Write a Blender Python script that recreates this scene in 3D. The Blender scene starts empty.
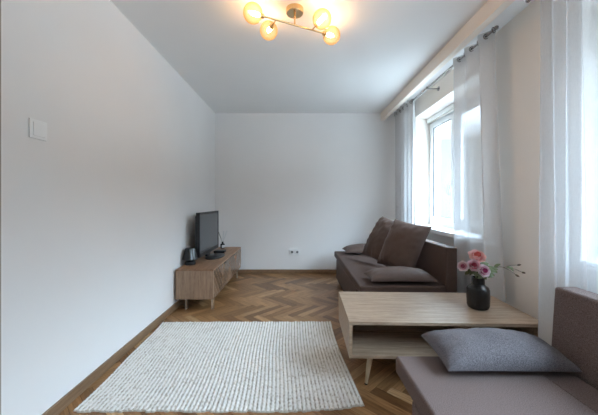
import bpy, bmesh, math, random
from mathutils import Vector, Matrix, Euler, noise as mnoise

random.seed(7)
PI = math.pi
SC = bpy.context.scene
COL = SC.collection

# ------------------------------------------------------------------ measures
H = 2.59            # ceiling height
D = 4.83            # back wall
XL, XR = -1.322, 1.68
YB = -1.3           # wall behind the camera

# ------------------------------------------------------------------ materials
def new_mat(name):
    m = bpy.data.materials.new(name); m.use_nodes = True
    nt = m.node_tree; nt.nodes.clear()
    out = nt.nodes.new('ShaderNodeOutputMaterial')
    return m, nt, out

def N(nt, typ, **kw):
    n = nt.nodes.new(typ)
    for k, v in kw.items():
        if k in n.inputs: n.inputs[k].default_value = v
        else: setattr(n, k, v)
    return n

def principled(nt, out, color=(.8, .8, .8), rough=.5, metal=0., spec=.5, sheen=0.):
    p = N(nt, 'ShaderNodeBsdfPrincipled')
    p.inputs['Base Color'].default_value = (*color, 1)
    p.inputs['Roughness'].default_value = rough
    p.inputs['Metallic'].default_value = metal
    p.inputs['Specular IOR Level'].default_value = spec
    p.inputs['Sheen Weight'].default_value = sheen
    nt.links.new(p.outputs[0], out.inputs[0])
    return p

def ramp(nt, stops):
    r = N(nt, 'ShaderNodeValToRGB')
    e = r.color_ramp.elements
    while len(e) < len(stops): e.new(.5)
    for el, (pos, c) in zip(e, stops):
        el.position = pos; el.color = (*c, 1)
    return r

def bump(nt, p, height_out, strength=.2, dist=.01):
    b = N(nt, 'ShaderNodeBump'); b.inputs['Strength'].default_value = strength
    b.inputs['Distance'].default_value = dist
    nt.links.new(height_out, b.inputs['Height'])
    nt.links.new(b.outputs[0], p.inputs['Normal'])

def coords(nt, scale=(1, 1, 1), src='Object'):
    tc = N(nt, 'ShaderNodeTexCoord'); mp = N(nt, 'ShaderNodeMapping')
    mp.inputs['Scale'].default_value = scale
    nt.links.new(tc.outputs[src], mp.inputs['Vector'])
    return mp.outputs[0]

def plain(name, color, rough=.5, metal=0., spec=.5, bump_scale=None, bump_str=.1):
    m, nt, out = new_mat(name); p = principled(nt, out, color, rough, metal, spec)
    if bump_scale:
        n = N(nt, 'ShaderNodeTexNoise', Scale=bump_scale, Detail=4.)
        nt.links.new(coords(nt), n.inputs['Vector'])
        bump(nt, p, n.outputs['Fac'], bump_str, .004)
    return m

def paint(name, color, rough=.8):
    m, nt, out = new_mat(name); p = principled(nt, out, color, rough, spec=.25)
    n = N(nt, 'ShaderNodeTexNoise', Scale=1.3, Detail=3.)
    nt.links.new(coords(nt), n.inputs['Vector'])
    c = [max(0, v * .965) for v in color]
    r = ramp(nt, [(.3, c), (.7, color)])
    nt.links.new(n.outputs['Fac'], r.inputs[0]); nt.links.new(r.outputs[0], p.inputs['Base Color'])
    n2 = N(nt, 'ShaderNodeTexNoise', Scale=160., Detail=2.)
    nt.links.new(coords(nt), n2.inputs['Vector'])
    bump(nt, p, n2.outputs['Fac'], .06, .003)
    return m

def wood(name, dark, light, scale=(1, 1, 1), rough=.45, spec=.4, knots=True):
    """grain runs along the axis whose scale is the small one"""
    m, nt, out = new_mat(name); p = principled(nt, out, light, rough, spec=spec)
    v = coords(nt, scale)
    a = N(nt, 'ShaderNodeTexNoise', Scale=6., Detail=8., Roughness=.62, Distortion=.5)
    nt.links.new(v, a.inputs['Vector'])
    b = N(nt, 'ShaderNodeTexNoise', Scale=45., Detail=4., Roughness=.6)
    nt.links.new(v, b.inputs['Vector'])
    mx = N(nt, 'ShaderNodeMath', operation='MULTIPLY_ADD'); mx.inputs[1].default_value = .35
    nt.links.new(b.outputs['Fac'], mx.inputs[0])
    ml = N(nt, 'ShaderNodeMath', operation='MULTIPLY'); ml.inputs[1].default_value = .68
    nt.links.new(a.outputs['Fac'], ml.inputs[0]); nt.links.new(ml.outputs[0], mx.inputs[2])
    mid = [(x + y) / 2 for x, y in zip(dark, light)]
    r = ramp(nt, [(.34, dark), (.5, mid), (.66, light)])
    nt.links.new(mx.outputs[0], r.inputs[0]); nt.links.new(r.outputs[0], p.inputs['Base Color'])
    bump(nt, p, b.outputs['Fac'], .05, .003)
    return m

def fabric(name, c1, c2, scale=420., rough=.95, sheen=.15):
    m, nt, out = new_mat(name); p = principled(nt, out, c1, rough, spec=.15, sheen=sheen)
    p.inputs['Sheen Roughness'].default_value = .5
    n = N(nt, 'ShaderNodeTexNoise', Scale=scale, Detail=3., Roughness=.7)
    nt.links.new(coords(nt), n.inputs['Vector'])
    r = ramp(nt, [(.38, c1), (.62, c2)])
    nt.links.new(n.outputs['Fac'], r.inputs[0]); nt.links.new(r.outputs[0], p.inputs['Base Color'])
    bump(nt, p, n.outputs['Fac'], .25, .002)
    return m

M = {}
M['wall'] = paint('wall_paint', (.86, .85, .845))
M['wall_r'] = paint('lamp_warmed_wall_paint', (.88, .815, .755))  # ceiling lamp's warm glow on this wall is mixed into the paint colour
M['ceiling'] = paint('ceiling_paint', (.87, .865, .86))
M['trim_lampwarm'] = paint('lamp_warmed_trim_paint', (.90, .80, .71), .6)  # white trim, tinted with the warm lamp light that falls on the pelmet
M['pvc'] = plain('white_window_plastic', (.85, .87, .88), .35)
M['sill'] = plain('white_sill', (.85, .86, .87), .3)
M['rubber'] = plain('grey_gasket', (.10, .11, .12), .6)
M['plastic'] = plain('white_plastic', (.90, .90, .90), .3)
M['socket_hole'] = plain('dark_socket_hole', (.16, .16, .17), .6)
M['base'] = wood('oak_skirting', (.17, .10, .055), (.30, .19, .11), (8, .5, 8), .4)
M['casing'] = wood('door_casing', (.30, .27, .21), (.42, .38, .30), (8, 8, .5), .4)
M['cab'] = wood('walnut_oak_cabinet', (.17, .088, .046), (.37, .215, .125), (7, .6, 7), .42)
M['cab_side'] = wood('walnut_oak_side', (.20, .125, .078), (.44, .29, .195), (7, 7, .6), .42)
M['table'] = wood('light_oak_board', (.25, .165, .108), (.50, .37, .265), (.7, 8, 8), .42)
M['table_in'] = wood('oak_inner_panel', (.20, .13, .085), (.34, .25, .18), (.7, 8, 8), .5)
M['legwood'] = wood('light_leg_wood', (.45, .32, .2), (.62, .47, .32), (6, 6, .6), .4)
M['steel'] = plain('brushed_steel', (.62, .60, .57), .28, 1.)
M['chrome'] = plain('dark_chrome', (.34, .33, .33), .2, 1.)
M['brass'] = plain('satin_brass', (.72, .52, .28), .25, 1.)
M['black'] = plain('black_plastic', (.012, .012, .014), .3)
M['blackmatte'] = plain('black_rubber', (.015, .014, .013), .7)
M['screen'] = plain('dark_screen_glass', (.052, .064, .076), .16, spec=.9)
M['sofa_far'] = fabric('chocolate_brown_upholstery', (.076, .047, .038), (.112, .071, .058), 260., .6, .03)
M['cush_far'] = fabric('brown_cushion_cloth', (.082, .052, .042), (.122, .079, .064), 260., .5, .03)
M['sofa_near'] = fabric('brown_grey_melange', (.088, .061, .056), (.225, .165, .152), 300., .95, .06)
M['cush_near'] = fabric('grey_melange', (.066, .058, .065), (.20, .182, .195), 300., .95, .08)
M['stemgreen'] = plain('green_stem', (.055, .085, .03), .6)
M['leaf'] = plain('dusty_green_leaf', (.115, .135, .060), .6, bump_scale=60., bump_str=.3)
M['twig'] = plain('brown_twig', (.12, .085, .06), .7)
M['paper'] = plain('white_paper_label', (.8, .8, .8), .6)
M['reed'] = plain('pale_reed', (.72, .74, .75), .7)
M['darkreed'] = plain('dark_reed', (.05, .045, .04), .7)

def schlick(nt, f0):
    """reflectance that is the same from both sides of a thin pane"""
    lw = N(nt, 'ShaderNodeLayerWeight', Blend=.5)
    pw = N(nt, 'ShaderNodeMath', operation='POWER'); pw.inputs[1].default_value = 5.
    nt.links.new(lw.outputs['Facing'], pw.inputs[0])
    ma = N(nt, 'ShaderNodeMath', operation='MULTIPLY_ADD'); ma.inputs[1].default_value = 1 - f0; ma.inputs[2].default_value = f0
    nt.links.new(pw.outputs[0], ma.inputs[0])
    return ma

def mat_vase(name, col, rough):
    m, nt, out = new_mat(name)
    p = principled(nt, out, col, rough, spec=.4)
    w = N(nt, 'ShaderNodeTexWave', wave_type='BANDS', bands_direction='Z', Scale=42., Distortion=1.5)
    nt.links.new(coords(nt), w.inputs['Vector'])
    bump(nt, p, w.outputs['Fac'], .25, .004)
    return m
M['vase'] = mat_vase('smoked_ribbed_glass', (.012, .010, .009), .12)

def mat_smoke():
    m, nt, out = new_mat('smoked_lamp_glass')
    t = N(nt, 'ShaderNodeBsdfTransparent'); t.inputs[0].default_value = (.12, .085, .075, 1)
    g = N(nt, 'ShaderNodeBsdfGlossy', Roughness=.06); g.inputs[0].default_value = (.9, .9, .9, 1)
    f = schlick(nt, .07)
    x = N(nt, 'ShaderNodeMixShader')
    nt.links.new(f.outputs[0], x.inputs[0]); nt.links.new(t.outputs[0], x.inputs[1]); nt.links.new(g.outputs[0], x.inputs[2])
    nt.links.new(x.outputs[0], out.inputs[0]); return m
M['smoke'] = mat_smoke()

def mat_glass():
    m, nt, out = new_mat('window_glass')
    t = N(nt, 'ShaderNodeBsdfTransparent'); t.inputs[0].default_value = (.93, .97, .97, 1)
    g = N(nt, 'ShaderNodeBsdfGlossy', Roughness=.0)
    f = schlick(nt, .04)
    x = N(nt, 'ShaderNodeMixShader')
    nt.links.new(f.outputs[0], x.inputs[0]); nt.links.new(t.outputs[0], x.inputs[1]); nt.links.new(g.outputs[0], x.inputs[2])
    nt.links.new(x.outputs[0], out.inputs[0]); return m
M['glass'] = mat_glass()

def mat_globe():
    m, nt, out = new_mat('amber_globe_glass')
    t = N(nt, 'ShaderNodeBsdfTransparent')
    lw = N(nt, 'ShaderNodeLayerWeight', Blend=.5)     # longer path through the glass near the rim: deeper amber
    rc = ramp(nt, [(.20, (1., .90, .74)), (.62, (.92, .68, .40)), (1., (.55, .30, .11))])
    nt.links.new(lw.outputs['Facing'], rc.inputs[0]); nt.links.new(rc.outputs[0], t.inputs[0])
    d = N(nt, 'ShaderNodeBsdfTranslucent'); d.inputs[0].default_value = (.95, .72, .40, 1)
    x0 = N(nt, 'ShaderNodeMixShader'); x0.inputs[0].default_value = .06
    nt.links.new(t.outputs[0], x0.inputs[1]); nt.links.new(d.outputs[0], x0.inputs[2])
    g = N(nt, 'ShaderNodeBsdfGlossy', Roughness=.03); g.inputs[0].default_value = (1, .9, .72, 1)
    f = schlick(nt, .04)
    x = N(nt, 'ShaderNodeMixShader')
    nt.links.new(f.outputs[0], x.inputs[0]); nt.links.new(x0.outputs[0], x.inputs[1]); nt.links.new(g.outputs[0], x.inputs[2])
    nt.links.new(x.outputs[0], out.inputs[0]); return m
M['globe'] = mat_globe()

def mat_emit(name, col, s):
    m, nt, out = new_mat(name)
    e = N(nt, 'ShaderNodeEmission', Strength=s); e.inputs[0].default_value = (*col, 1)
    nt.links.new(e.outputs[0], out.inputs[0]); return m
M['bulb'] = mat_emit('warm_bulb', (1., .65, .37), 50.)

def mat_sheer():
    m, nt, out = new_mat('white_sheer_voile')
    t = N(nt, 'ShaderNodeBsdfTransparent'); t.inputs[0].default_value = (.97, .98, 1, 1)
    d = N(nt, 'ShaderNodeBsdfDiffuse'); d.inputs[0].default_value = (.70, .70, .71, 1)
    tr = N(nt, 'ShaderNodeBsdfTranslucent'); tr.inputs[0].default_value = (.70, .70, .71, 1)
    a = N(nt, 'ShaderNodeMixShader'); a.inputs[0].default_value = .11
    nt.links.new(d.outputs[0], a.inputs[1]); nt.links.new(tr.outputs[0], a.inputs[2])
    # open weave: fine thread noise decides how much passes straight through
    n = N(nt, 'ShaderNodeTexNoise', Scale=90., Detail=4.)
    nt.links.new(coords(nt, (3, 3, .5)), n.inputs['Vector'])
    r = N(nt, 'ShaderNodeMapRange'); r.inputs['From Min'].default_value = .3; r.inputs['From Max'].default_value = .7
    r.inputs['To Min'].default_value = .79; r.inputs['To Max'].default_value = .85
    nt.links.new(n.outputs['Fac'], r.inputs['Value'])
    x = N(nt, 'ShaderNodeMixShader')
    nt.links.new(r.outputs[0], x.inputs[0]); nt.links.new(t.outputs[0], x.inputs[1]); nt.links.new(a.outputs[0], x.inputs[2])
    nt.links.new(x.outputs[0], out.inputs[0]); return m
M['sheer'] = mat_sheer()

def mat_floor():
    m, nt, out = new_mat('oak_herringbone_parquet'); p = principled(nt, out, (.3, .2, .1), .36, spec=.45)
    uv = N(nt, 'ShaderNodeUVMap'); mp = N(nt, 'ShaderNodeMapping'); mp.inputs['Scale'].default_value = (1.2, 14, 1)
    nt.links.new(uv.outputs[0], mp.inputs['Vector'])
    a = N(nt, 'ShaderNodeTexNoise', Scale=5., Detail=7., Roughness=.6, Distortion=.6)
    nt.links.new(mp.outputs[0], a.inputs['Vector'])
    at = N(nt, 'ShaderNodeAttribute', attribute_name='plank')
    r = ramp(nt, [(.3, (.56, .52, .48)), (.7, (1.18, 1.18, 1.18))])
    nt.links.new(a.outputs['Fac'], r.inputs[0])
    x = N(nt, 'ShaderNodeMix', data_type='RGBA', blend_type='MULTIPLY'); x.inputs['Factor'].default_value = 1.
    nt.links.new(at.outputs['Color'], x.inputs['A']); nt.links.new(r.outputs[0], x.inputs['B'])
    nt.links.new(x.outputs['Result'], p.inputs['Base Color'])
    bump(nt, p, a.outputs['Fac'], .08, .003)
    return m
M['floor'] = mat_floor()
M['subfloor'] = plain('dark_joint', (.06, .035, .02), .8)

def mat_rug():
    m, nt, out = new_mat('braided_cotton_rug'); p = principled(nt, out, (.7, .65, .58), .95, spec=.1)
    at = N(nt, 'ShaderNodeAttribute', attribute_name='yarn')
    n = N(nt, 'ShaderNodeTexNoise', Scale=260., Detail=3.)
    nt.links.new(coords(nt), n.inputs['Vector'])
    r = ramp(nt, [(.3, (.86, .85, .83)), (.7, (1.03, 1.03, 1.03))])
    nt.links.new(n.outputs['Fac'], r.inputs[0])
    x = N(nt, 'ShaderNodeMix', data_type='RGBA', blend_type='MULTIPLY'); x.inputs['Factor'].default_value = 1.
    nt.links.new(at.outputs['Color'], x.inputs['A']); nt.links.new(r.outputs[0], x.inputs['B'])
    nt.links.new(x.outputs['Result'], p.inputs['Base Color'])
    bump(nt, p, n.outputs['Fac'], .3, .003)
    return m
M['rug'] = mat_rug()

def mat_petal():
    m, nt, out = new_mat('peony_petal'); p = principled(nt, out, (.7, .3, .35), .6, spec=.2)
    at = N(nt, 'ShaderNodeAttribute', attribute_name='petal')
    nt.links.new(at.outputs['Color'], p.inputs['Base Color']); return m
M['petal'] = mat_petal()

def mat_door():
    """veneer laid in chevron strips"""
    m, nt, out = new_mat('chevron_veneer'); p = principled(nt, out, (.3, .2, .1), .26, spec=.7)
    tc = N(nt, 'ShaderNodeTexCoord'); sx = N(nt, 'ShaderNodeSeparateXYZ')
    nt.links.new(tc.outputs['Object'], sx.inputs[0])
    ab = N(nt, 'ShaderNodeMath', operation='ABSOLUTE'); nt.links.new(sx.outputs['Y'], ab.inputs[0])
    ad = N(nt, 'ShaderNodeMath', operation='SUBTRACT'); nt.links.new(sx.outputs['Z'], ad.inputs[0]); nt.links.new(ab.outputs[0], ad.inputs[1])
    ml = N(nt, 'ShaderNodeMath', operation='MULTIPLY'); ml.inputs[1].default_value = 11.; nt.links.new(ad.outputs[0], ml.inputs[0])
    fl = N(nt, 'ShaderNodeMath', operation='FLOOR'); nt.links.new(ml.outputs[0], fl.inputs[0])
    wn = N(nt, 'ShaderNodeTexWhiteNoise', noise_dimensions='1D'); nt.links.new(fl.outputs[0], wn.inputs['W'])
    r = ramp(nt, [(0., (.15, .085, .05)), (.55, (.27, .165, .105)), (1., (.42, .28, .19))])
    nt.links.new(wn.outputs['Value'], r.inputs[0])
    n = N(nt, 'ShaderNodeTexNoise', Scale=30., Detail=6.)
    nt.links.new(coords(nt, (1, 1, 1)), n.inputs['Vector'])
    r2 = ramp(nt, [(.3, (.8, .8, .8)), (.7, (1.05, 1.05, 1.05))]); nt.links.new(n.outputs['Fac'], r2.inputs[0])
    x = N(nt, 'ShaderNodeMix', data_type='RGBA', blend_type='MULTIPLY'); x.inputs['Factor'].default_value = 1.
    nt.links.new(r.outputs[0], x.inputs['A']); nt.links.new(r2.outputs[0], x.inputs['B'])
    nt.links.new(x.outputs['Result'], p.inputs['Base Color'])
    return m
M['door'] = mat_door()

# ------------------------------------------------------------------ mesh helpers
def bm_new(): return bmesh.new()

def add_box(bm, x0, x1, y0, y1, z0, z1, bev=0., seg=2):
    r = bmesh.ops.create_cube(bm, size=1.)
    vs = r['verts']
    for v in vs:
        v.co = Vector(((x0 + x1) / 2 + v.co.x * (x1 - x0), (y0 + y1) / 2 + v.co.y * (y1 - y0), (z0 + z1) / 2 + v.co.z * (z1 - z0)))
    if bev > 0:
        es = list({e for v in vs for e in v.link_edges})
        bmesh.ops.bevel(bm, geom=es, offset=bev, segments=seg, affect='EDGES', profile=.5)
    return bm

def add_prism(bm, poly, z0, z1):
    lo = [bm.verts.new((x, y, z0)) for x, y in poly]
    hi = [bm.verts.new((x, y, z1)) for x, y in poly]
    n = len(poly)
    bm.faces.new(lo[::-1]); bm.faces.new(hi)
    for i in range(n): bm.faces.new((lo[i], lo[(i + 1) % n], hi[(i + 1) % n], hi[i]))
    return bm

def add_tube(bm, pts, rad, seg=12, cap=True):
    pts = [Vector(p) for p in pts]
    rads = rad if isinstance(rad, (list, tuple)) else [rad] * len(pts)
    rings = []; ref = None
    for i, p in enumerate(pts):
        t = (pts[min(i + 1, len(pts) - 1)] - pts[max(i - 1, 0)]).normalized()
        if ref is None:
            ref = t.orthogonal().normalized()
        a = (ref - t * ref.dot(t)).normalized(); ref = a
        b = t.cross(a)
        rings.append([bm.verts.new(p + (a * math.cos(2 * PI * k / seg) + b * math.sin(2 * PI * k / seg)) * rads[i]) for k in range(seg)])
    for r0, r1 in zip(rings, rings[1:]):
        for k in range(seg):
            bm.faces.new((r0[k], r0[(k + 1) % seg], r1[(k + 1) % seg], r1[k]))
    if cap:
        bm.faces.new(rings[0][::-1]); bm.faces.new(rings[-1])
    return bm

def add_lathe(bm, prof, c=(0, 0, 0), seg=32, sq=0.):
    """prof: (radius, z) from the bottom up; a radius of 0 closes. sq squares the section off"""
    rings = []
    for r, z in prof:
        if r < 1e-6:
            rings.append([bm.verts.new((c[0], c[1], c[2] + z))]); continue
        ring = []
        for k in range(seg):
            a = 2 * PI * k / seg
            q = 1 + sq * (abs(math.sin(2 * a)) ** 1.5) if sq else 1
            ring.append(bm.verts.new((c[0] + r * q * math.cos(a), c[1] + r * q * math.sin(a), c[2] + z)))
        rings.append(ring)
    for r0, r1 in zip(rings, rings[1:]):
        if len(r0) == 1 and len(r1) == 1: continue
        for k in range(seg):
            k2 = (k + 1) % seg
            if len(r0) == 1: bm.faces.new((r0[0], r1[k2], r1[k]))
            elif len(r1) == 1: bm.faces.new((r0[k], r0[k2], r1[0]))
            else: bm.faces.new((r0[k], r0[k2], r1[k2], r1[k]))
    return bm

def add_ball(bm, c, r, u=24, v=16, sc=(1, 1, 1)):
    res = bmesh.ops.create_uvsphere(bm, u_segments=u, v_segments=v, radius=r)
    for x in res['verts']:
        x.co = Vector((c[0] + x.co.x * sc[0], c[1] + x.co.y * sc[1], c[2] + x.co.z * sc[2]))
    return bm

def add_torus(bm, c, R, r, axis, seg=20, ms=8):
    axis = Vector(axis).normalized(); a = axis.orthogonal().normalized(); b = axis.cross(a); c = Vector(c)
    rings = []
    for i in range(seg):
        t = 2 * PI * i / seg; d = a * math.cos(t) + b * math.sin(t)
        rings.append([bm.verts.new(c + d * (R + r * math.cos(2 * PI * j / ms)) + axis * r * math.sin(2 * PI * j / ms)) for j in range(ms)])
    for i in range(seg):
        r0, r1 = rings[i], rings[(i + 1) % seg]
        for j in range(ms):
            bm.faces.new((r0[j], r1[j], r1[(j + 1) % ms], r0[(j + 1) % ms]))
    return bm

def obj(name, bm, mat, parent=None, smooth=True, loc=None, rot=None, angle=35):
    bmesh.ops.recalc_face_normals(bm, faces=bm.faces[:])
    me = bpy.data.meshes.new(name); bm.to_mesh(me); bm.free()
    mats = mat if isinstance(mat, (list, tuple)) else [mat]
    for m in mats: me.materials.append(m)
    if smooth:
        me.polygons.foreach_set('use_smooth', [True] * len(me.polygons))
        me.set_sharp_from_angle(angle=math.radians(angle))
    o = bpy.data.objects.new(name, me); COL.objects.link(o)
    if smooth and angle < 90 and len(me.polygons) < 3000:
        wn = o.modifiers.new('weighted_normals', 'WEIGHTED_NORMAL'); wn.keep_sharp = True; wn.weight = 100
    if parent: o.parent = parent
    if loc: o.location = loc
    if rot: o.rotation_euler = rot
    return o

def tag(o, label, cat, group=None):
    o['label'] = label; o['category'] = cat
    if group: o['group'] = group
    return o

def thing(name, label, cat, loc=(0, 0, 0), rotz=0., group=None):
    o = bpy.data.objects.new(name, None); COL.objects.link(o)
    o.location = loc; o.rotation_euler = (0, 0, rotz); o.empty_display_size = .1
    return tag(o, label, cat, group)

def struct(name, bm, mat, smooth=False, parent=None):
    o = obj(name, bm, mat, parent, smooth)
    if parent is None: o['kind'] = 'structure'
    return o

# ------------------------------------------------------------------ room shell
def build_floor():
    w, n = .07, 6
    bm = bm_new()
    uvl = bm.loops.layers.uv.new('UVMap')
    cl = bm.loops.layers.float_color.new('plank')
    c45 = math.cos(-PI / 4); s45 = math.sin(-PI / 4)
    rnd = random.Random(11)
    tones = [(.345, .185, .080), (.40, .22, .098), (.28, .145, .060), (.46, .27, .128), (.215, .108, .046), (.56, .36, .19)]
    x0, x1, y0, y1 = XL, XR, YB, D
    g = .0007
    def plank(u0, v0, u1, v1, along_u):
        pts = [(u0 + g, v0 + g), (u1 - g, v0 + g), (u1 - g, v1 - g), (u0 + g, v1 - g)]
        w_ = [(u * c45 - v * s45 + .05, u * s45 + v * c45 + 1.83) for u, v in pts]
        if max(p[0] for p in w_) < x0 or min(p[0] for p in w_) > x1: return
        if max(p[1] for p in w_) < y0 or min(p[1] for p in w_) > y1: return
        t = rnd.choices(tones, [4, 4, 3, 2, 2, .7])[0]; k = rnd.uniform(.9, 1.1)
        ou, ov = rnd.uniform(0, 50), rnd.uniform(0, 50)
        # clip the plank to the room
        poly = list(zip(w_, pts))
        def clip(poly, ax, lim, keep_less):
            res = []
            for i in range(len(poly)):
                (a, ua), (b, ub) = poly[i], poly[(i + 1) % len(poly)]
                ia = (a[ax] <= lim) == keep_less; ib = (b[ax] <= lim) == keep_less
                if ia: res.append((a, ua))
                if ia != ib:
                    s = (lim - a[ax]) / (b[ax] - a[ax])
                    res.append((tuple(a[j] + s * (b[j] - a[j]) for j in (0, 1)), tuple(ua[j] + s * (ub[j] - ua[j]) for j in (0, 1))))
            return res
        for ax, lim, k_ in ((0, x0, False), (0, x1, True), (1, y0, False), (1, y1, True)):
            poly = clip(poly, ax, lim, k_)
            if len(poly) < 3: return
        vs = [bm.verts.new((p[0][0], p[0][1], 0.)) for p in poly]
        f = bm.faces.new(vs)
        for lp, p in zip(f.loops, poly):
            u, v = p[1]
            lp[uvl].uv = ((u if along_u else v) + ou, (v if along_u else u) + ov)
            lp[cl] = (t[0] * k, t[1] * k, t[2] * k, 1)
    R = 90
    for j in range(-R, R):
        for mm in range(-9, 10):
            s = j + 2 * n * mm
            plank(s * w, j * w, (s + n) * w, (j + 1) * w, True)
            s2 = j - 2 * n + 1 + 2 * n * mm
            plank(j * w, s2 * w, (j + 1) * w, (s2 + n) * w, False)
    o = obj('floor', bm, M['floor'], None, False)
    for p in o.data.polygons:
        if p.normal.z < 0: p.flip()
    o['kind'] = 'structure'
    struct('floor_slab', add_box(bm_new(), XL - .1, XR + .45, YB - .1, D + .1, -.12, -.0015), M['subfloor'])
build_floor()

struct('ceiling', add_box(bm_new(), XL - .1, XR + .45, YB - .1, D + .1, H, H + .12), M['ceiling'])
struct('wall_back', add_box(bm_new(), XL, XR, D, D + .12, 0, H), M['wall'])
struct('wall_front', add_box(bm_new(), XL, XR, YB - .12, YB, 0, H), M['wall'])
# left wall with the door opening beside the camera
bm = bm_new()
DY0, DY1, DZ = .36, 1.235, 2.12
add_box(bm, XL - .12, XL, DY1, D, 0, H); add_box(bm, XL - .12, XL, YB, DY0, 0, H); add_box(bm, XL - .12, XL, DY0, DY1, DZ, H)
struct('wall_left', bm, M['wall'])
d1 = struct('door_1', add_box(bm_new(), XL - .075, XL - .03, DY0 + .004, DY1 - .004, .004, DZ - .004, .002), M['trim_lampwarm'])
bm = bm_new(); add_tube(bm, [(XL - .03, DY0 + .09, 1.02), (XL + .02, DY0 + .09, 1.02), (XL + .025, DY0 + .20, 1.02)], .009)
obj('door_handle', bm, M['steel'], d1)
bm = bm_new()
add_box(bm, XL, XL + .018, DY1, DY1 + .085, 0, DZ + .085, .003); add_box(bm, XL, XL + .018, DY0 - .085, DY0, 0, DZ + .085, .003)
add_box(bm, XL, XL + .018, DY0, DY1, DZ, DZ + .085, .003)
struct('trim_3', bm, M['casing'])

# right wall: piers with splayed reveals, parapets and lintels
SPL = .27; XW = XR + SPL; XO = XR + .42
W1 = (2.73, 4.24); W2 = (-.25, 1.765); sp = .14
ZS, ZT = .79, 2.357
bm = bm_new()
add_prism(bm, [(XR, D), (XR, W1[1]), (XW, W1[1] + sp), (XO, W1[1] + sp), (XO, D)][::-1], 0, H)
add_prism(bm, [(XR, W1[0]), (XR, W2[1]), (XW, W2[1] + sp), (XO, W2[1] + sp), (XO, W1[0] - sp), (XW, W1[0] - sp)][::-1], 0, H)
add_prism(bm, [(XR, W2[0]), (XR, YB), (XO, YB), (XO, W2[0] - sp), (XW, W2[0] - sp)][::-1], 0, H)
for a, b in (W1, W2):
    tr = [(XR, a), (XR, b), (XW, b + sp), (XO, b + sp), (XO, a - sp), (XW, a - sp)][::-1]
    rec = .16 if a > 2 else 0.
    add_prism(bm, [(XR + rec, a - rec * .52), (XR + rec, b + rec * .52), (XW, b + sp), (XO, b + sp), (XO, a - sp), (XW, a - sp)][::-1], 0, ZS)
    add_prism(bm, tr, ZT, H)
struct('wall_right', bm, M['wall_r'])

def board(bm, x0, x1, y0, y1, z1=.066):
    add_box(bm, x0, x1, y0, y1, 0, z1, .003)
bm = bm_new(); board(bm, XL, XL + .016, DY1 + .085, D); struct('baseboard_left', bm, M['base'])
bm = bm_new(); board(bm, XL + .016, XR - .016, D - .016, D); struct('baseboard_back', bm, M['base'])
bm = bm_new(); board(bm, XR - .016, XR, YB, D); struct('baseboard_right', bm, M['base'])
# boxed-in curtain pelmet under the ceiling
struct('trim_1', add_box(bm_new(), 1.35, 1.412, YB, D, 2.467, H, .003), M['trim_lampwarm'])

def build_window(idx, a, b, split, handle_y):
    """PVC window filling the splayed niche; a..b in Y at the window plane"""
    x0, x1 = XW - .005, XW + .07
    z0, z1 = ZS + .04, ZT
    f = .055
    bm = bm_new()
    add_box(bm, x0, x1, a, a + f, z0, z1, .004); add_box(bm, x0, x1, b - f, b, z0, z1, .004)
    add_box(bm, x0, x1, a + f, b - f, z0, z0 + f, .004); add_box(bm, x0, x1, a + f, b - f, z1 - f - .03, z1, .004)
    add_box(bm, x0, x1, split - .02, split + .02, z0 + f, z1 - f - .03, .004)
    w = obj('window_%d' % idx, bm, M['pvc'], None, False); w['kind'] = 'structure'
    for (ya, yb) in ((a + f, split - .02), (split + .02, b - f)):
        ya += .001; yb -= .001; zz0, zz1 = z0 + f + .001, z1 - f - .031; s = .062; xa, xb = x0 - .016, x1 - .02
        bm = bm_new()
        add_box(bm, xa, xb, ya, ya + s, zz0, zz1, .006); add_box(bm, xa, xb, yb - s, yb, zz0, zz1, .006)
        add_box(bm, xa, xb, ya + s, yb - s, zz0, zz0 + s, .006); add_box(bm, xa, xb, ya + s, yb - s, zz1 - s, zz1, .006)
        sh = obj('sash', bm, M['pvc'], w, False)
        bm = bm_new(); g = .008
        for bx in ((ya + s, ya + s + g, zz0 + s, zz1 - s), (yb - s - g, yb - s, zz0 + s, zz1 - s), (ya + s, yb - s, zz0 + s, zz0 + s + g), (ya + s, yb - s, zz1 - s - g, zz1 - s)):
            add_box(bm, xa + .012, xa + .03, *bx)
        obj('gasket', bm, M['rubber'], sh, False)
        obj('glass_pane', add_box(bm_new(), xa + .018, xa + .024, ya + s, yb - s, zz0 + s, zz1 - s), M['glass'], sh, False)
    bm = bm_new(); hy = handle_y
    add_box(bm, x0 - .026, x0 - .014, hy - .014, hy + .014, 1.34, 1.41, .004)
    add_tube(bm, [(x0 - .02, hy, 1.375), (x0 - .055, hy, 1.375), (x0 - .06, hy, 1.36), (x0 - .06, hy, 1.25)], [.01, .01, .011, .009])
    obj('window_handle', bm, M['pvc'], w)
    # rolled-up blind cassette fixed to the head of the frame
    bm = bm_new()
    add_box(bm, x0 - .06, x0, a + .03, b - .03, z1 - .062, z1 - .002, .012, 3)
    cs = obj('blind_cassette', bm, M['pvc'], w)
    bm = bm_new(); add_tube(bm, [(x0 - .04, a + .04, z1 - .072), (x0 - .04, b - .04, z1 - .072)], .014)
    obj('blind_bar', bm, M['steel'], cs)
    return w
build_window(1, W1[0] - sp, W1[1] + sp, 3.67, 3.735)
build_window(2, W2[0] - sp, W2[1] + sp, .95, 1.015)
for a, b, nm in ((W1[0], W1[1], 'window_sill'), (W2[0], W2[1], 'window_sill')):
    bm = add_prism(bm_new(), [(XR - .055, a - .03), (XR - .055, b + .03), (XR, b + .03), (XR, b), (XW, b + sp), (XW, a - sp), (XR, a), (XR, a - .03)][::-1], ZS, ZS + .04)
    struct(nm, bm, M['sill'])

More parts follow.
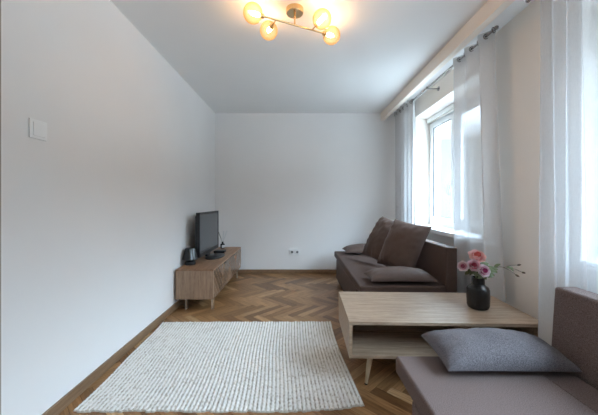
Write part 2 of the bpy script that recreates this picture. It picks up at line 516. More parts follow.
# wall fittings
sw = obj('light_switch', add_box(bm_new(), XL, XL + .010, 1.47, 1.572, 1.483, 1.580, .004), M['plastic'])
tag(sw, 'white square light switch on the left wall', 'light switch')
obj('rocker', add_box(bm_new(), XL + .010, XL + .014, 1.486, 1.556, 1.497, 1.566, .002), M['plastic'], sw)
so = obj('wall_socket', add_box(bm_new(), -.125, .05, D - .013, D, .302, .394, .004), M['plastic'])
tag(so, 'white double power socket low on the back wall', 'power socket')
for cx in (-.080, .004):
    ring = obj('socket_insert', add_lathe(bm_new(), [(.0, 0.), (.019, 0), (.019, .006), (.030, .006), (.030, -.004), (0, -.004)], seg=24), M['plastic'], so,
               loc=(cx, D - .0165, .348), rot=(PI / 2, 0, 0))
    bm = bm_new(); add_lathe(bm, [(0, 0), (.0185, 0), (.0185, .0015), (0, .0015)], seg=20)
    obj('socket_recess', bm, M['socket_hole'], ring, loc=(0, 0, .0005))

# ------------------------------------------------------------------ ceiling lamp
def ceiling_lamp():
    bx, by = -.017, 2.21
    t = thing('ceiling_lamp', 'brass ceiling lamp with four amber glass globes on a bar', 'ceiling lamp', (bx, by, H))
    obj('canopy', add_lathe(bm_new(), [(0, 0), (.064, 0), (.064, -.03), (.060, -.036), (0, -.036)]), M['brass'], t)
    obj('stem', add_tube(bm_new(), [(0, 0, -.03), (0, 0, -.122)], .006), M['brass'], t)
    d = Vector((.9, .433, 0)).normalized(); pn = Vector((-d.y, d.x, 0))
    L = .255; zb = -.12
    obj('bar', add_tube(bm_new(), [d * -L + Vector((0, 0, zb)), d * L + Vector((0, 0, zb))], .0065), M['brass'], t)
    spots = [(-L, None, -1), (-.148, 1, 0), (.145, -1, 0), (L, None, 1)]
    for s, side, endd in spots:
        if side is None:
            ax = d * endd; root = d * s + Vector((0, 0, zb)); c = root + ax * .065
        else:
            ax = pn * side; root = d * s + Vector((0, 0, zb)); c = root + ax * .15
            obj('arm', add_tube(bm_new(), [root, root + ax * .085], .0055), M['brass'], t)
        bm = bm_new(); p0 = c - ax * .072; add_tube(bm, [p0 - ax * .006, p0 + ax * .022], [.017, .017], 20)
        obj('lamp_holder', bm, M['brass'], t)
        bm = bm_new(); add_ball(bm, c, .068, 40, 28)
        dele = [v for v in bm.verts if (v.co - c).dot(-ax) > .0655]
        bmesh.ops.delete(bm, geom=dele, context='VERTS')
        g = obj('glass_globe', bm, M['globe'], t)
        bm = bm_new(); add_tube(bm, [c - ax * .05, c - ax * .03, c - ax * .004, c + ax * .012, c + ax * .018], [.009, .015, .015, .010, .003], 16)
        obj('bulb', bm, M['bulb'], g)
ceiling_lamp()

# ------------------------------------------------------------------ curtains
RX, RZ = 1.545, 2.513
def rod(name, label, y0, y1, brackets):
    t = thing(name, label, 'curtain rod', (RX, (y0 + y1) / 2, RZ), 0, 'curtain rods under the pelmet')
    h = (y1 - y0) / 2
    obj('pole', add_tube(bm_new(), [(0, -h, 0), (0, h, 0)], .0085, 16), M['chrome'], t)
    for s in (-1, 1):
        bm = bm_new(); add_tube(bm, [(0, s * h, 0), (0, s * (h + .012), 0), (0, s * (h + .022), 0), (0, s * (h + .034), 0)], [.009, .016, .016, .008], 16)
        obj('finial', bm, M['chrome'], t)
    for by in brackets:
        bm = bm_new(); y = by - (y0 + y1) / 2
        add_tube(bm, [(-.004, y, -.012), (XR - RX, y, -.012)], .006)
        add_tube(bm, [(XR - RX - .006, y, -.012), (XR - RX, y, -.012)], .026, 20)
        add_torus(bm, (0, y, 0), .012, .005, (0, 1, 0))
        obj('bracket', bm, M['chrome'], t)
    return t
rod('curtain_rod', 'dark chrome curtain rod over the far window', 2.335, 4.68, (3.545, 4.5))
rod('curtain_rod', 'dark chrome curtain rod above the near sofa', .05, 1.98, (.35, 1.2))

def curtain(label, y0, y1, folds, amp, seed, flare=0., zbot=.025, drift=0., swing=0.):
    ym = (y0 + y1) / 2
    t = thing('sheer_curtain', label, 'curtain', (RX, ym, RZ), 0, 'white sheer curtains on chrome rods')
    rnd = random.Random(seed)
    ph = [rnd.uniform(0, 6.28) for _ in range(6)]
    nx, nz = folds * 22, 60
    bm = bm_new(); grid = []
    ztop = RZ + .035
    def pos(s, q):           # s 0..1 across, q 0..1 downwards
        w = 1 + flare * q
        y = (y0 - ym) + (y1 - y0) * (.5 + (s - .5) * w)
        k = 2 * PI * folds * s
        soft = .75 + .25 * math.sin(3.1 * s * folds + ph[0] + q * 1.3)
        a = amp * (1 - .12 * q) * (soft if q > .02 else 1)
        wob = q * .6 * math.sin(2.2 * q + ph[1] + s * 5)
        x = a * math.sin(k + wob * .5)
        x += .012 * q * math.sin(k * .5 + ph[2] + 2 * q)
        y += .35 * amp * math.sin(2 * k + wob) * .5 + q * .012 * math.sin(k * .5 + ph[3]) + drift * q
        x += swing * q
        z = ztop - RZ + (zbot - ztop) * q
        return (x, y, z)
    for i in range(nx + 1):
        grid.append([bm.verts.new(pos(i / nx, j / nz)) for j in range(nz + 1)])
    for i in range(nx):
        for j in range(nz):
            bm.faces.new((grid[i][j], grid[i + 1][j], grid[i + 1][j + 1], grid[i][j + 1]))
    obj('cloth', bm, M['sheer'], t, True, angle=180)
    for f in range(2 * folds + 1):        # eyelets where the cloth crosses the rod
        s = f / (2 * folds)
        if f in (0, 2 * folds): s = min(max(s, .012), .988)
        x, y, z = pos(s, .012)
        bm = bm_new(); add_torus(bm, (0, y, 0), .020, .0048, (.45 if f % 2 else -.45, 1, 0), 20, 8)
        obj('eyelet', bm, M['chrome'], t)
    return t
curtain('white sheer curtain in the corner behind the far brown sofa', 3.98, 4.66, 5, .042, 3, 0.0)
curtain('white sheer curtain with open eyelets hanging behind the vase of flowers', 2.34, 2.94, 3, .040, 5, .24, drift=.02, swing=.06)
curtain('white sheer curtain hanging behind the backrest of the near sofa', 1.26, 1.895, 7, .030, 9, .0, drift=-.095, swing=-.075)

# ------------------------------------------------------------------ low TV cabinet
def tv_stand():
    x0, x1, y0, y1, z0, z1 = -1.30, -.895, 3.20, 4.775, .116, .437
    t = thing('tv_stand', 'low oak TV cabinet with chevron doors on metal legs', 'TV cabinet', (-1.10, 3.99, 0))
    ox, oy = -1.10, 3.99
    def L(bm, *b): return add_box(bm, b[0] - ox, b[1] - ox, b[2] - oy, b[3] - oy, b[4], b[5], *b[6:])
    obj('top', L(bm_new(), x0, x1, y0, y1, z1 - .02, z1, .002), M['cab'], t)
    bm = bm_new(); L(bm, x0, x1, y0, y0 + .02, z0, z1 - .02, .0015); obj('side_panel', bm, M['cab_side'], t)
    bm = bm_new(); L(bm, x0, x1, y1 - .02, y1, z0, z1 - .02, .0015); obj('side_panel', bm, M['cab_side'], t)
    bm = bm_new(); L(bm, x0, x1 - .02, y0 + .02, y1 - .02, z0, z0 + .02); L(bm, x0, x0 + .01, y0 + .02, y1 - .02, z0 + .02, z1 - .02)
    ym = (y0 + y1) / 2; L(bm, x0 + .01, x1 - .02, ym - .01, ym + .01, z0 + .02, z1 - .02)
    obj('carcass', bm, M['cab'], t)
    for ya, yb, hy in ((y0 + .0225, ym - .0015, ym - .26), (ym + .0015, y1 - .0225, ym + .27)):
        cy, cz = (ya + yb) / 2, (z0 + z1 - .02) / 2
        bm = bm_new(); hw = (yb - ya) / 2; hh = (z1 - .024 - z0) / 2
        add_box(bm, -.018, 0, -hw, hw, -hh, hh, .002)
        # raised seams between the veneer strips of the chevron
        dr = obj('door', bm, M['door'], t, loc=(x1 - ox, cy - oy, cz))
        bm = bm_new(); hp = hy - cy
        add_box(bm, -.001, .0015, hp - .06, hp + .06, hh - .022, hh - .001, .001)
        obj('finger_pull', bm, M['blackmatte'], dr)
        bm = bm_new(); add_tube(bm, [(-.004, 0, -hh + .002), (.0006, 0, -hh + .002), (.0006, 0, hh - .002), (-.004, 0, hh - .002)], .0016, 6)
        for k in range(-8, 9):
            c = k / 11 * 1.0
            for s in (-1, 1):
                # line z = c + |y| clipped to the door
                ya_, yb_ = max(0, -hh - c), min(hw, hh - c)
                if yb_ - ya_ > .02:
                    add_tube(bm, [(.0002, s * ya_, c + ya_), (.0002, s * yb_, c + yb_)], .0013, 6)
        obj('chevron_seam', bm, M['cab_side'], dr)
    for lx, ly in ((x1 - .02, y0 + .05), (x1 - .02, y1 - .22), (x0 + .10, y0 + .05), (x0 + .10, y1 - .22)):
        bm = bm_new(); L(bm, lx - .011, lx + .011, ly - .02, ly + .02, 0, z0, .002)
        obj('leg', bm, M['steel'], t)
tv_stand()
ZC = .437

def television():
    # 37-inch set standing on a swivel foot; local X = facing, Y = along the wall
    W, Hh = .82, .535
    t = thing('television', 'black flat-screen television on the low oak cabinet', 'television', (-1.165, 3.95, ZC), math.radians(-.6))
    zb = .058
    bm = bm_new()
    add_box(bm, -.030, .012, -W / 2, W / 2, zb, zb + Hh, .006)
    obj('casing', bm, M['black'], t)
    bm = bm_new(); add_box(bm, -.062, -.030, -W / 2 + .06, W / 2 - .06, zb + .06, zb + Hh - .04, .012); obj('back_cover', bm, M['black'], t)
    b = .028
    obj('screen', add_box(bm_new(), .0115, .0135, -W / 2 + b, W / 2 - b, zb + .05, zb + Hh - b), M['screen'], t, False)
    bm = bm_new()
    add_box(bm, .011, .018, -W / 2, -W / 2 + b - .006, zb, zb + Hh, .003); add_box(bm, .011, .018, W / 2 - b + .006, W / 2, zb, zb + Hh, .003)
    add_box(bm, .011, .018, -W / 2 + b - .006, W / 2 - b + .006, zb + Hh - b + .006, zb + Hh, .003)
    add_box(bm, .011, .020, -W / 2 + b - .006, W / 2 - b + .006, zb, zb + .046, .003)
    obj('bezel', bm, M['black'], t)
    bm = bm_new(); add_box(bm, -.03, .0, -.06, .06, .012, zb + .08, .008); obj('neck', bm, M['black'], t)
    bm = bm_new(); add_lathe(bm, [(0, 0), (.19, 0), (.195, .004), (.19, .010), (.10, .015), (0, .016)], seg=40)
    for v in bm.verts: v.co.x *= .60; v.co.y *= 1.15
    for v in bm.verts: v.co.x += .085
    obj('foot', bm, M['black'], t)
television()

# black set-top box beside the foot
sb = obj('set_top_box', add_box(bm_new(), -.075, .075, -.06, .06, 0, .03, .005), M['black'], loc=(-1.10, 4.27, ZC + .0005))
tag(sb, 'flat black receiver box lying under the television screen', 'receiver box')

def table_lamp():
    t = thing('table_lamp', 'small table lamp with smoked glass shade at cabinet end', 'table lamp', (-1.236, 3.46, ZC))
    obj('lamp_base', add_lathe(bm_new(), [(0, 0), (.058, 0), (.062, .012), (.058, .034), (.040, .044), (.030, .048), (.012, .052), (.010, .062), (0, .062)], seg=40), M['black'], t)
    bm = bm_new(); add_lathe(bm, [(.085, .060), (.087, .063), (.058, .184), (.050, .192), (0, .193), (0, .189), (.047, .189), (.055, .182), (.083, .063), (.085, .060)], seg=40)
    obj('lamp_shade', bm, M['smoke'], t)
    bm = bm_new(); add_lathe(bm, [(0, .060), (.012, .060), (.012, .088), (.020, .10), (.024, .118), (.018, .136), (0, .142)], seg=20)
    obj('bulb', bm, M['plastic'], t)
table_lamp()

def diffuser():
    t = thing('reed_diffuser', 'dark reed diffuser bottle with white label on cabinet far end', 'reed diffuser', (-1.155, 4.64, ZC))
    obj('bottle', add_lathe(bm_new(), [(0, 0), (.031, 0), (.034, .004), (.034, .060), (.028, .070), (.014, .076), (.013, .098), (.016, .098), (.016, .104), (.010, .104), (.010, .08), (0, .08)], seg=28), M['vase'], t)
    bm = bm_new()
    a0, a1 = math.radians(-95), math.radians(-5)
    pr = [(.0346 * math.cos(a0 + (a1 - a0) * k / 10), .0346 * math.sin(a0 + (a1 - a0) * k / 10)) for k in range(11)]
    lo = [bm.verts.new((x, y, .014)) for x, y in pr]; hi = [bm.verts.new((x, y, .054)) for x, y in pr]
    for k in range(10): bm.faces.new((lo[k], lo[k + 1], hi[k + 1], hi[k]))
    obj('paper_label', bm, M['paper'], t)
    for k, (dx, dy) in enumerate([(-.075, .02), (-.045, -.03), (.0, .04), (.03, -.03), (.055, .02), (.075, -.01), (.02, .0)]):
        bm = bm_new(); add_tube(bm, [(-dx * .08, -dy * .08, .07), (dx, dy, .265)], .0042, 6)
        obj('reed', bm, M['darkreed'] if k == 0 else M['reed'], t)
diffuser()

# ------------------------------------------------------------------ sofas
def soft_box(x0, x1, y0, y1, z0, z1, r=.025, crown=0., seg=4, nx=16, ny=24):
    """upholstered block with rounded edges and a slightly domed top"""
    bm = bm_new(); add_box(bm, x0, x1, y0, y1, z0, z1, r, seg)
    return bm

def sofa(name, label, loc, depth, length, zseat, zback, m, lean=.0):
    """local origin at the floor under the front far corner; X towards the backrest, Y towards the camera is negative"""
    t = thing(name, label, 'sofa', loc)
    zm = zseat - .083
    obj('mattress', add_box(bm_new(), 0, depth, -length, 0, zm, zseat, .016, 4), m, t)
    bm = bm_new(); add_box(bm, .004, depth - .004, -length + .2, -.2, .05, zm - .001, .010, 3)
    obj('base', bm, m, t)
    bm = bm_new(); add_box(bm, depth + .002, depth + .105, -length, 0, .05, zback, .014, 4)
    for v in bm.verts:
        if v.co.z > zseat: v.co.x += lean * (v.co.z - zseat) / (zback - zseat)
    obj('backrest', bm, m, t)
    # stitched seam that divides the sleeping surface
    bm = bm_new(); add_tube(bm, [(.585, -length + .01, zseat), (.585, -.01, zseat)], .003, 6)
    obj('seam', bm, m, t)
    for fx, fy in ((.08, -.28), (.08, -length + .28), (depth - .08, -.28), (depth - .08, -length + .28), (depth + .05, -.1), (depth + .05, -length + .1)):
        obj('foot', add_lathe(bm_new(), [(0, 0), (.02, 0), (.024, .05), (0, .05)], (fx, fy, 0), 16), M['blackmatte'], t)
    return t
sofa('sofa', 'dark brown sofa bed against the window near the back wall', (.565, 4.54, 0), .765, 1.87, .41, .753, M['sofa_far'])
sofa('sofa', 'brown-grey fabric sofa bed in the foreground beside the coffee table', (.477, 1.456, 0), .727, 1.87, .42, .756, M['sofa_near'], .045)

def pillow(name, label, w, d, t, m, loc, rot, seed, flat=.65, bow=.07, wr=.012, group=None, n=44, sag=0.):
    bm = bm_new(); top = {}; bot = {}
    off = Vector((seed * 13.7, seed * 3.1, seed * 7.7))
    def xy(u, v):
        return (w / 2 * u * (1 - bow * (1 - v * v) * abs(u) ** 1.5), d / 2 * v * (1 - bow * (1 - u * u) * abs(v) ** 1.5))
    for i in range(n + 1):
        for j in range(n + 1):
            u = math.sin((i / n * 2 - 1) * PI / 2 * .985) / math.sin(PI / 2 * .985); v = math.sin((j / n * 2 - 1) * PI / 2 * .985) / math.sin(PI / 2 * .985)
            x, y = xy(u, v)
            e = max(0., (1 - u * u) * (1 - v * v)); h = t / 2 * (e ** .42)
            rim = min(1, max(0, (1 - max(abs(u), abs(v))) * 6))
            # gathers radiating from the edges and soft dents
            p = Vector((x * 9, y * 9, 0)) + off
            wn = mnoise.noise(p) * .9 + mnoise.noise(p * 2.3) * .45
            ed = max(abs(u), abs(v)); tang = (y if abs(u) > abs(v) else x)
            gather = math.sin(tang * 70 + seed + 3 * mnoise.noise(p)) * max(0, ed - .45) * 1.1
            s = (wn * .8 + gather * .55) * wr * rim
            zt = h + s; zb = -h * flat + s * .5
            if sag: zt -= sag * math.exp(-((u * 1.6) ** 2 + (v * 1.6) ** 2)) * t
            on = i in (0, n) or j in (0, n)
            top[i, j] = bm.verts.new((x, y, zt if not on else 0))
            bot[i, j] = top[i, j] if on else bm.verts.new((x, y, zb))
    for i in range(n):
        for j in range(n):
            bm.faces.new((top[i, j], top[i + 1, j], top[i + 1, j + 1], top[i, j + 1]))
            q = (bot[i, j], bot[i, j + 1], bot[i + 1, j + 1], bot[i + 1, j])
            if len(set(q)) == 4 and not all(k in (0, n) for k in ()):
                try: bm.faces.new(q)
                except ValueError: pass
    o = obj(name, bm, m, None, True, loc, rot, 180)
    return tag(o, label, 'cushion', group)

R = math.radians
# back cushions: local Z is the face normal
def facing(nx, ny, nz, roll=0.):
    z = Vector((nx, ny, nz)).normalized()
    up = Vector((0, 0, 1)); x = up.cross(z).normalized(); y = z.cross(x)
    m = Matrix((x, y, z)).transposed()
    return (m @ Matrix.Rotation(roll, 3, 'Z')).to_euler()
pillow('cushion', 'big square brown cushion leaning on the sofa back, in front of its twin', .46, .55, .25, M['cush_far'], (1.137, 3.20, .690), facing(-.72, -.53, .42, R(-8)), 1, .9, .06, .012, 'square back cushions')
pillow('cushion', 'big square brown cushion half hidden behind the other square cushion', .50, .56, .25, M['cush_far'], (1.075, 3.66, .692), facing(-.80, -.42, .50, R(-10)), 2, .9, .06, .020, 'square back cushions')
pillow('cushion', 'flat brown cushion lying at the coffee-table end of the far sofa', .61, .30, .20, M['cush_far'], (.965, 2.82, .449), (0, R(.5), R(1)), 3, .32, .06, .006, 'flat brown cushions')
pillow('cushion', 'flat brown cushion lying at the back-wall end of the far sofa', .60, .36, .20, M['cush_far'], (.98, 4.34, .448), (0, R(0), R(0)), 4, .32, .06, .008, 'flat brown cushions')
pillow('cushion', 'grey melange cushion lying on the foreground sofa', .575, .27, .18, M['cush_near'], (.921, 1.395, .465), (R(6.5), R(1), R(1)), 5, .36, .03, .012)

# ------------------------------------------------------------------ coffee table
def coffee_table():
    W, Dp, z0, z1, th = 1.20, .62, .192, .42, .020
    t = thing('coffee_table', 'light oak coffee table with open compartments on splayed legs', 'coffee table', (.345, 2.478, 0), R(-1.9))
    def P(name, m, *b): return obj(name, add_box(bm_new(), *b), m, t)
    P('top', M['table'], 0, W, -Dp, 0, z1 - th, z1, .0015)
    P('bottom_shelf', M['table'], 0, W, -Dp, 0, z0, z0 + th, .0015)
    P('side_panel', M['table'], 0, th, -Dp, 0, z0 + th, z1 - th, .001)
    P('side_panel', M['table'], W - th, W, -Dp, 0, z0 + th, z1 - th, .001)
    P('divider', M['table'], .772, .772 + th, -Dp + .004, -.02, z0 + th, z1 - th, .001)
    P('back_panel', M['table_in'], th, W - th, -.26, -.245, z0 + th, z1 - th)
    for lx, ly, sx, sy in ((.15, -Dp + .075, -1, -1), (W - .15, -Dp + .075, 1, -1), (.15, -.075, -1, 1), (W - .15, -.075, 1, 1)):
        a = Vector((lx, ly, z0)); b = Vector((lx + sx * .035, ly + sy * .02, .008))
        lg = obj('leg', add_tube(bm_new(), [a, b], [.019, .0095], 20), M['legwood'], t)
        obj('leg_tip', add_tube(bm_new(), [b, b + (b - a).normalized() * .0085], [.0097, .009], 20), M['blackmatte'], lg)
coffee_table()

# ------------------------------------------------------------------ vase and flowers
VX, VY, VZ = 1.266, 2.09, .4205
va = obj('vase', add_lathe(bm_new(), [(0, 0), (.050, 0), (.060, .006), (.067, .024), (.0695, .09), (.0675, .136), (.060, .153), (.046, .162), (.0395, .170), (.0385, .212), (.040, .217),
      (.036, .217), (.034, .205), (.034, .172), (.050, .148), (.060, .125), (.062, .03), (.050, .012), (0, .010)], seg=40, sq=.06), M['vase'], loc=(VX, VY, VZ))
tag(va, 'dark smoked glass vase standing on the coffee table', 'vase')

def add_leaf(bm, base, direction, length, width, roll=.9, curl=.25):
    d = Vector(direction).normalized(); side = d.cross(Vector((0, 0, 1)))
    if side.length < .1: side = Vector((1, 0, 0))
    side.normalize(); side = Matrix.Rotation(roll, 3, d) @ side; up = side.cross(d); n = 7; prev = None
    for i in range(n + 1):
        s = i / n; c = Vector(base) + d * length * s - up * curl * length * s * s
        w = width * (math.sin(PI * min(1, s * .97 + .03)) ** .8) / 2
        row = [bm.verts.new(c - side * w + up * w * .35), bm.verts.new(c), bm.verts.new(c + side * w + up * w * .35)]
        if prev:
            for k in (0, 1): bm.faces.new((prev[k], prev[k + 1], row[k + 1], row[k]))
        prev = row

def bloom_mesh(r, face, seed, inner, mid, outer):
    """cupped ranunculus bloom: rings of overlapping spoon petals"""
    rnd = random.Random(seed); bm = bm_new(); cl = bm.loops.layers.float_color.new('petal')
    z = Vector(face).normalized(); rot = z.to_track_quat('Z', 'Y').to_matrix()
    rings = [(.18, 5, 1.32, inner), (.36, 7, 1.12, inner), (.56, 8, .88, mid), (.76, 9, .60, mid), (.95, 9, .30, outer), (1.0, 7, .02, outer)]
    for ri, (rr, n, tilt, colr) in enumerate(rings):
        for k in range(n):
            a = 2 * PI * (k + rnd.uniform(-.2, .2)) / n + ri * .7
            ca, sa = math.cos(a), math.sin(a); L = r * (.62 + .5 * rr); W = r * (.50 + .42 * rr)
            t0 = tilt + rnd.uniform(-.12, .12); rows = []; nu, nv = 5, 4
            for i in range(nu + 1):
                s = i / nu; row = []
                ang = t0 - .55 + s * 1.15            # curls inwards towards the tip
                rad = r * rr * .45 + L * (s * math.cos(t0) - .18 * s * s * math.sin(t0)) * .62
                hz = -r * .35 * rr + L * s * (math.sin(max(.25, t0)) + .25 * s) * .8
                for j in range(nv + 1):
                    q = j / nv * 2 - 1; w = W * (math.sin(PI * (.12 + .80 * s)) ** .7) * .6
                    off = q * w; cup = abs(q) ** 2 * .18 * L
                    x = (rad - cup * .4) * ca - off * sa; y = (rad - cup * .4) * sa + off * ca
                    row.append(bm.verts.new(rot @ Vector((x, y, hz + cup * .6 + rnd.uniform(-.02, .02) * r))))
                rows.append(row)
            edge = outer if ri > 1 else mid
            for i in range(nu):
                for j in range(nv):
                    f = bm.faces.new((rows[i][j], rows[i][j + 1], rows[i + 1][j + 1], rows[i + 1][j]))
                    for lp in f.loops:
                        s = (i + (1 if lp.vert in rows[i + 1] else 0)) / nu; m = min(1, max(0, s * 1.15 - .15)) ** 1.3
                        lp[cl] = (*[colr[c] * (1 - m) + edge[c] * m for c in range(3)], 1)
    return bm

DEEP, PINK, PALE, CORAL = (.50, .045, .12), (.74, .24, .32), (.86, .66, .66), (.66, .12, .08)
flowers = [
    ('large coral and pink ranunculus, topmost bloom in the vase', (1.254, 2.085, .783), .052, (-.10, -.62, .75), CORAL, (.70, .16, .14), (.88, .62, .58)),
    ('pink and white ranunculus reaching furthest out over the table from the vase', (1.142, 2.055, .722), .034, (-.6, -.75, .2), DEEP, (.72, .15, .24), (.90, .78, .78)),
    ('pink ranunculus tucked below and beside the large coral bloom', (1.204, 2.035, .730), .040, (-.25, -.8, .5), DEEP, (.70, .14, .20), (.86, .62, .66)),
    ('purple-pink ranunculus with white edges just above the vase neck', (1.254, 2.01, .700), .040, (.05, -.9, .35), (.30, .02, .13), (.58, .10, .28), (.92, .82, .84)),
]
for k, (lab, c, r, face, ci, cm, co) in enumerate(flowers):
    a = Vector((VX + .012 * math.cos(k * 1.7), VY + .012 * math.sin(k * 1.7), VZ + .02))
    t = thing('ranunculus', lab, 'flower', a, 0, 'ranunculus blooms in the vase')
    c = Vector(c) - a; f = Vector(face).normalized()
    obj('petals', bloom_mesh(r, face, 20 + k, ci, cm, co), M['petal'], t, True, loc=c, angle=180)
    b1 = c - f * r * .3; nk = Vector((.01 * math.cos(k * 2), .01 * math.sin(k * 2), .20))
    obj('stem', add_tube(bm_new(), [(0, 0, 0), nk, nk.lerp(b1, .5) + Vector((0, 0, .012)), b1], [.003, .003, .0028, .0035], 8), M['stemgreen'], t)
    rl = random.Random(50 + k)
    mid = nk.lerp(b1, .45) + Vector((0, 0, .012))
    spec = {0: [((.8, -.3, .30), .115, .055), ((.9, -.4, .1), .105, .052), ((.7, -.6, -.15), .09, .045), ((-.5, -.7, -.1), .07, .038), ((.6, -.6, .5), .08, .04), ((-.3, .4, .4), .07, .035), ((.9, .1, .45), .09, .04)],
            1: [((-.3, -.7, -.3), .055, .026), ((-.7, -.2, -.5), .05, .026), ((.2, -.8, -.3), .05, .026), ((-.6, .5, .2), .05, .026)],
            2: [((-.6, -.6, -.1), .06, .03), ((-.2, -.8, -.5), .05, .028)],
            3: [((.5, -.7, -.2), .065, .034), ((-.6, -.6, -.6), .055, .03), ((.8, -.5, -.1), .07, .036), ((.3, -.6, -.9), .05, .03)]}[k]
    for d, L, w in spec:
        b0 = mid if k else nk.lerp(b1, rl.uniform(.1, .5)); bm = bm_new()
        rr = rl.uniform(.6, 1.2) * (1 if d[0] > 0 else -1)
        add_tube(bm, [nk.lerp(b1, .05 if not k else .45) + (Vector((0, 0, .012)) if k else Vector()), b0, b0 + Vector(d).normalized() * .01], .0012, 5)
        add_leaf(bm, b0, d, L, w, rr)
        obj('leaf', bm, M['leaf'], t, True, angle=180)

a = Vector((VX + .014, VY - .004, VZ + .02))
t = thing('budding_twig', 'bare budding twig reaching out of the vase towards the wall', 'twig', a)
tips = [((.248, -.02, .287), (.16, -.0093, .2696)), ((.284, -.015, .235), (.179, -.01, .268)), ((.214, -.05, .225), (.15, -.0087, .2704))]
bm = bm_new(); add_tube(bm, [(0, 0, 0), (.012, 0, .20), (.05, -.003, .255), (.13, -.008, .272), (.18, -.01, .268)], [.003, .0028, .0026, .0024, .002], 8)
for tip, br in tips: add_tube(bm, [br, Vector(br).lerp(Vector(tip), .5) + Vector((0, 0, .006)), tip], [.0021, .0018, .0014], 6)
obj('stem', bm, M['twig'], t)
for tip, br in tips:
    bm = bm_new(); d = (Vector(tip) - Vector(br)).normalized(); p = Vector(tip)
    add_tube(bm, [p - d * .008, p, p + d * .010, p + d * .020], [.002, .006, .0065, .001], 10)
    obj('bud', bm, M['twig'], t)
for b, d, L, w in (((.09, -.006, .265), (.5, -.3, .6), .05, .024), ((.17, -.01, .268), (.8, -.5, .1), .045, .02), ((.07, 0, .26), (.3, -.7, -.3), .05, .024), ((.20, -.01, .262), (.6, -.3, -.5), .03, .014)):
    bm = bm_new(); add_leaf(bm, b, d, L, w, .8)
    obj('leaf', bm, M['leaf'], t, True, angle=180)

# ------------------------------------------------------------------ rug
def rug():
    ropes, per, ny = 64, 7, 330
    nx = ropes * per
    bm = bm_new(); cl = bm.loops.layers.float_color.new('yarn'); rows = []; shade = {}
    def edge(q):              # q 0 near .. 1 far: left and right borders, both a little wavy
        y = 1.655 + q * (2.865 - 1.655)
        xl = -1.243 - .022 * q - .030 * q ** 3 + .006 * math.sin(q * 9)
        xr = .385 - .12 * q + .06 * q * q + .004 * math.sin(q * 7)
        return xl, xr, y
    rnd = random.Random(4)
    ph = [rnd.uniform(0, 6.28) for _ in range(ropes)]; end0 = [rnd.uniform(-.006, .006) for _ in range(ropes)]; end1 = [rnd.uniform(-.006, .006) for _ in range(ropes)]
    fleck = [[rnd.random() for _ in range(400)] for _ in range(ropes)]
    for j in range(ny + 1):
        q = j / ny; row = []
        xl, xr, y0 = edge(q)
        for i in range(nx + 1):
            s = i / nx; r = min(ropes - 1, i // per); loc = (i - r * per) / per
            x = xl + (xr - xl) * s
            nearY = y0 + .05 * (max(0, s - .72) / .28) ** 2 * (1 - q) ** 3 + (end0[r] * (1 - q) ** 8 + end1[r] * q ** 8) + .012 * s * q
            tw = .5 + .5 * math.sin(2 * PI * (nearY / .030) + ph[r] + (1 if loc < .5 else -1) * abs(loc - .5) * 5)
            hump = math.sqrt(max(0, 1 - (2 * loc - 1) ** 2))
            z = .003 + hump * (.0075 + .0035 * tw)
            x += .0012 * math.sin(2 * PI * nearY / .030 + ph[r])
            if i in (0, nx): z = .001
            v = bm.verts.new((x, nearY, z)); row.append(v)
            k = int((nearY / .015 + ph[r] * 3)) % 400; fl = fleck[r][k]
            base = (.90, .885, .86)
            f2 = fleck[r][(k * 7 + int(loc * 3) * 31) % 400]
            if (loc < .16 or loc > .84): c = (.50, .45, .385) if fl > .62 else (.74, .705, .65)
            elif f2 > .95: c = (.62, .57, .50)
            else:
                kk = .94 + .10 * f2; c = tuple(b * kk for b in base)
            shade[v] = c
        rows.append(row)
    for j in range(ny):
        for i in range(nx):
            f = bm.faces.new((rows[j][i], rows[j][i + 1], rows[j + 1][i + 1], rows[j + 1][i]))
            for lp in f.loops: lp[cl] = (*shade[lp.vert], 1)
    border = [rows[0][i] for i in range(nx + 1)] + [rows[j][nx] for j in range(1, ny + 1)] + [rows[ny][i] for i in range(nx - 1, -1, -1)] + [rows[j][0] for j in range(ny - 1, 0, -1)]
    low = [bm.verts.new((v.co.x, v.co.y, .0004)) for v in border]
    for k in range(len(border)):
        k2 = (k + 1) % len(border)
        f = bm.faces.new((border[k], low[k], low[k2], border[k2]))
        for lp in f.loops: lp[cl] = (.7, .66, .6, 1)
    o = obj('rug', bm, M['rug'], None, True, angle=180)
    tag(o, 'cream braided rug lying on the parquet', 'rug')
rug()

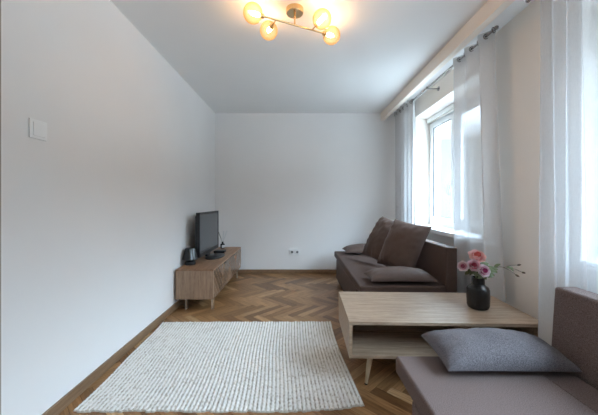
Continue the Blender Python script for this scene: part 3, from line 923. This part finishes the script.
# ------------------------------------------------------------------ daylight: overcast sky, brighter overhead than at the horizon
world = bpy.data.worlds.new('overcast_sky'); SC.world = world; world.use_nodes = True
nt = world.node_tree; nt.nodes.clear()
wo = nt.nodes.new('ShaderNodeOutputWorld'); bg = nt.nodes.new('ShaderNodeBackground')
tc = nt.nodes.new('ShaderNodeTexCoord'); sx = nt.nodes.new('ShaderNodeSeparateXYZ')
nt.links.new(tc.outputs['Generated'], sx.inputs[0])
mr = nt.nodes.new('ShaderNodeMapRange'); mr.inputs['From Min'].default_value = -1; mr.inputs['From Max'].default_value = 1
nt.links.new(sx.outputs['Z'], mr.inputs['Value'])
cr = nt.nodes.new('ShaderNodeValToRGB')
e = cr.color_ramp.elements
stops = [(.41, (.21, .245, .275)), (.455, (.036, .040, .042)), (.59, (.040, .046, .049)), (.64, (.38, .45, .54)), (.72, (.86, 1.04, 1.25)), (.85, (1.05, 1.3, 1.6))]
e[0].position = 0.; e[0].color = (.24, .28, .32, 1)
e[1].position = 1.; e[1].color = (1.05, 1.3, 1.6, 1)
for pos, c in stops:
    n = e.new(pos); n.color = (*c, 1)
nt.links.new(mr.outputs[0], cr.inputs[0]); nt.links.new(cr.outputs[0], bg.inputs['Color'])
bg.inputs['Strength'].default_value = 10.
nt.links.new(bg.outputs[0], wo.inputs[0])

# sampling portals in the two window openings (no light of their own)
for a, b in (W1, W2):
    l = bpy.data.lights.new('window_portal', 'AREA'); l.shape = 'RECTANGLE'
    l.size = ZT - ZS; l.size_y = b - a + 2 * sp
    l.cycles.is_portal = True
    o = bpy.data.objects.new('window_portal', l); COL.objects.link(o)
    o.location = (XO + .01, (a + b) / 2, (ZT + ZS) / 2); o.rotation_euler = (0, PI / 2, 0)

# ------------------------------------------------------------------ camera
cam = bpy.data.cameras.new('camera'); co = bpy.data.objects.new('camera', cam); COL.objects.link(co)
cam.sensor_width = 36; cam.lens = 18.0; cam.clip_start = .02
cam.shift_x = 2 / 598; cam.shift_y = -6.5 / 598
co.location = (0, 0, 1.17); co.rotation_euler = (PI / 2, 0, 0)
SC.camera = co

vs = SC.view_settings
SC.display_settings.display_device = 'sRGB'
vs.view_transform = 'Standard'; vs.look = 'None'; vs.gamma = 1.; vs.exposure = 1.15; vs.use_curve_mapping = False
SC.cycles.use_denoising = True
SC.cycles.max_bounces = 12; SC.cycles.diffuse_bounces = 6; SC.cycles.transparent_max_bounces = 24
SC.cycles.sample_clamp_indirect = 8.
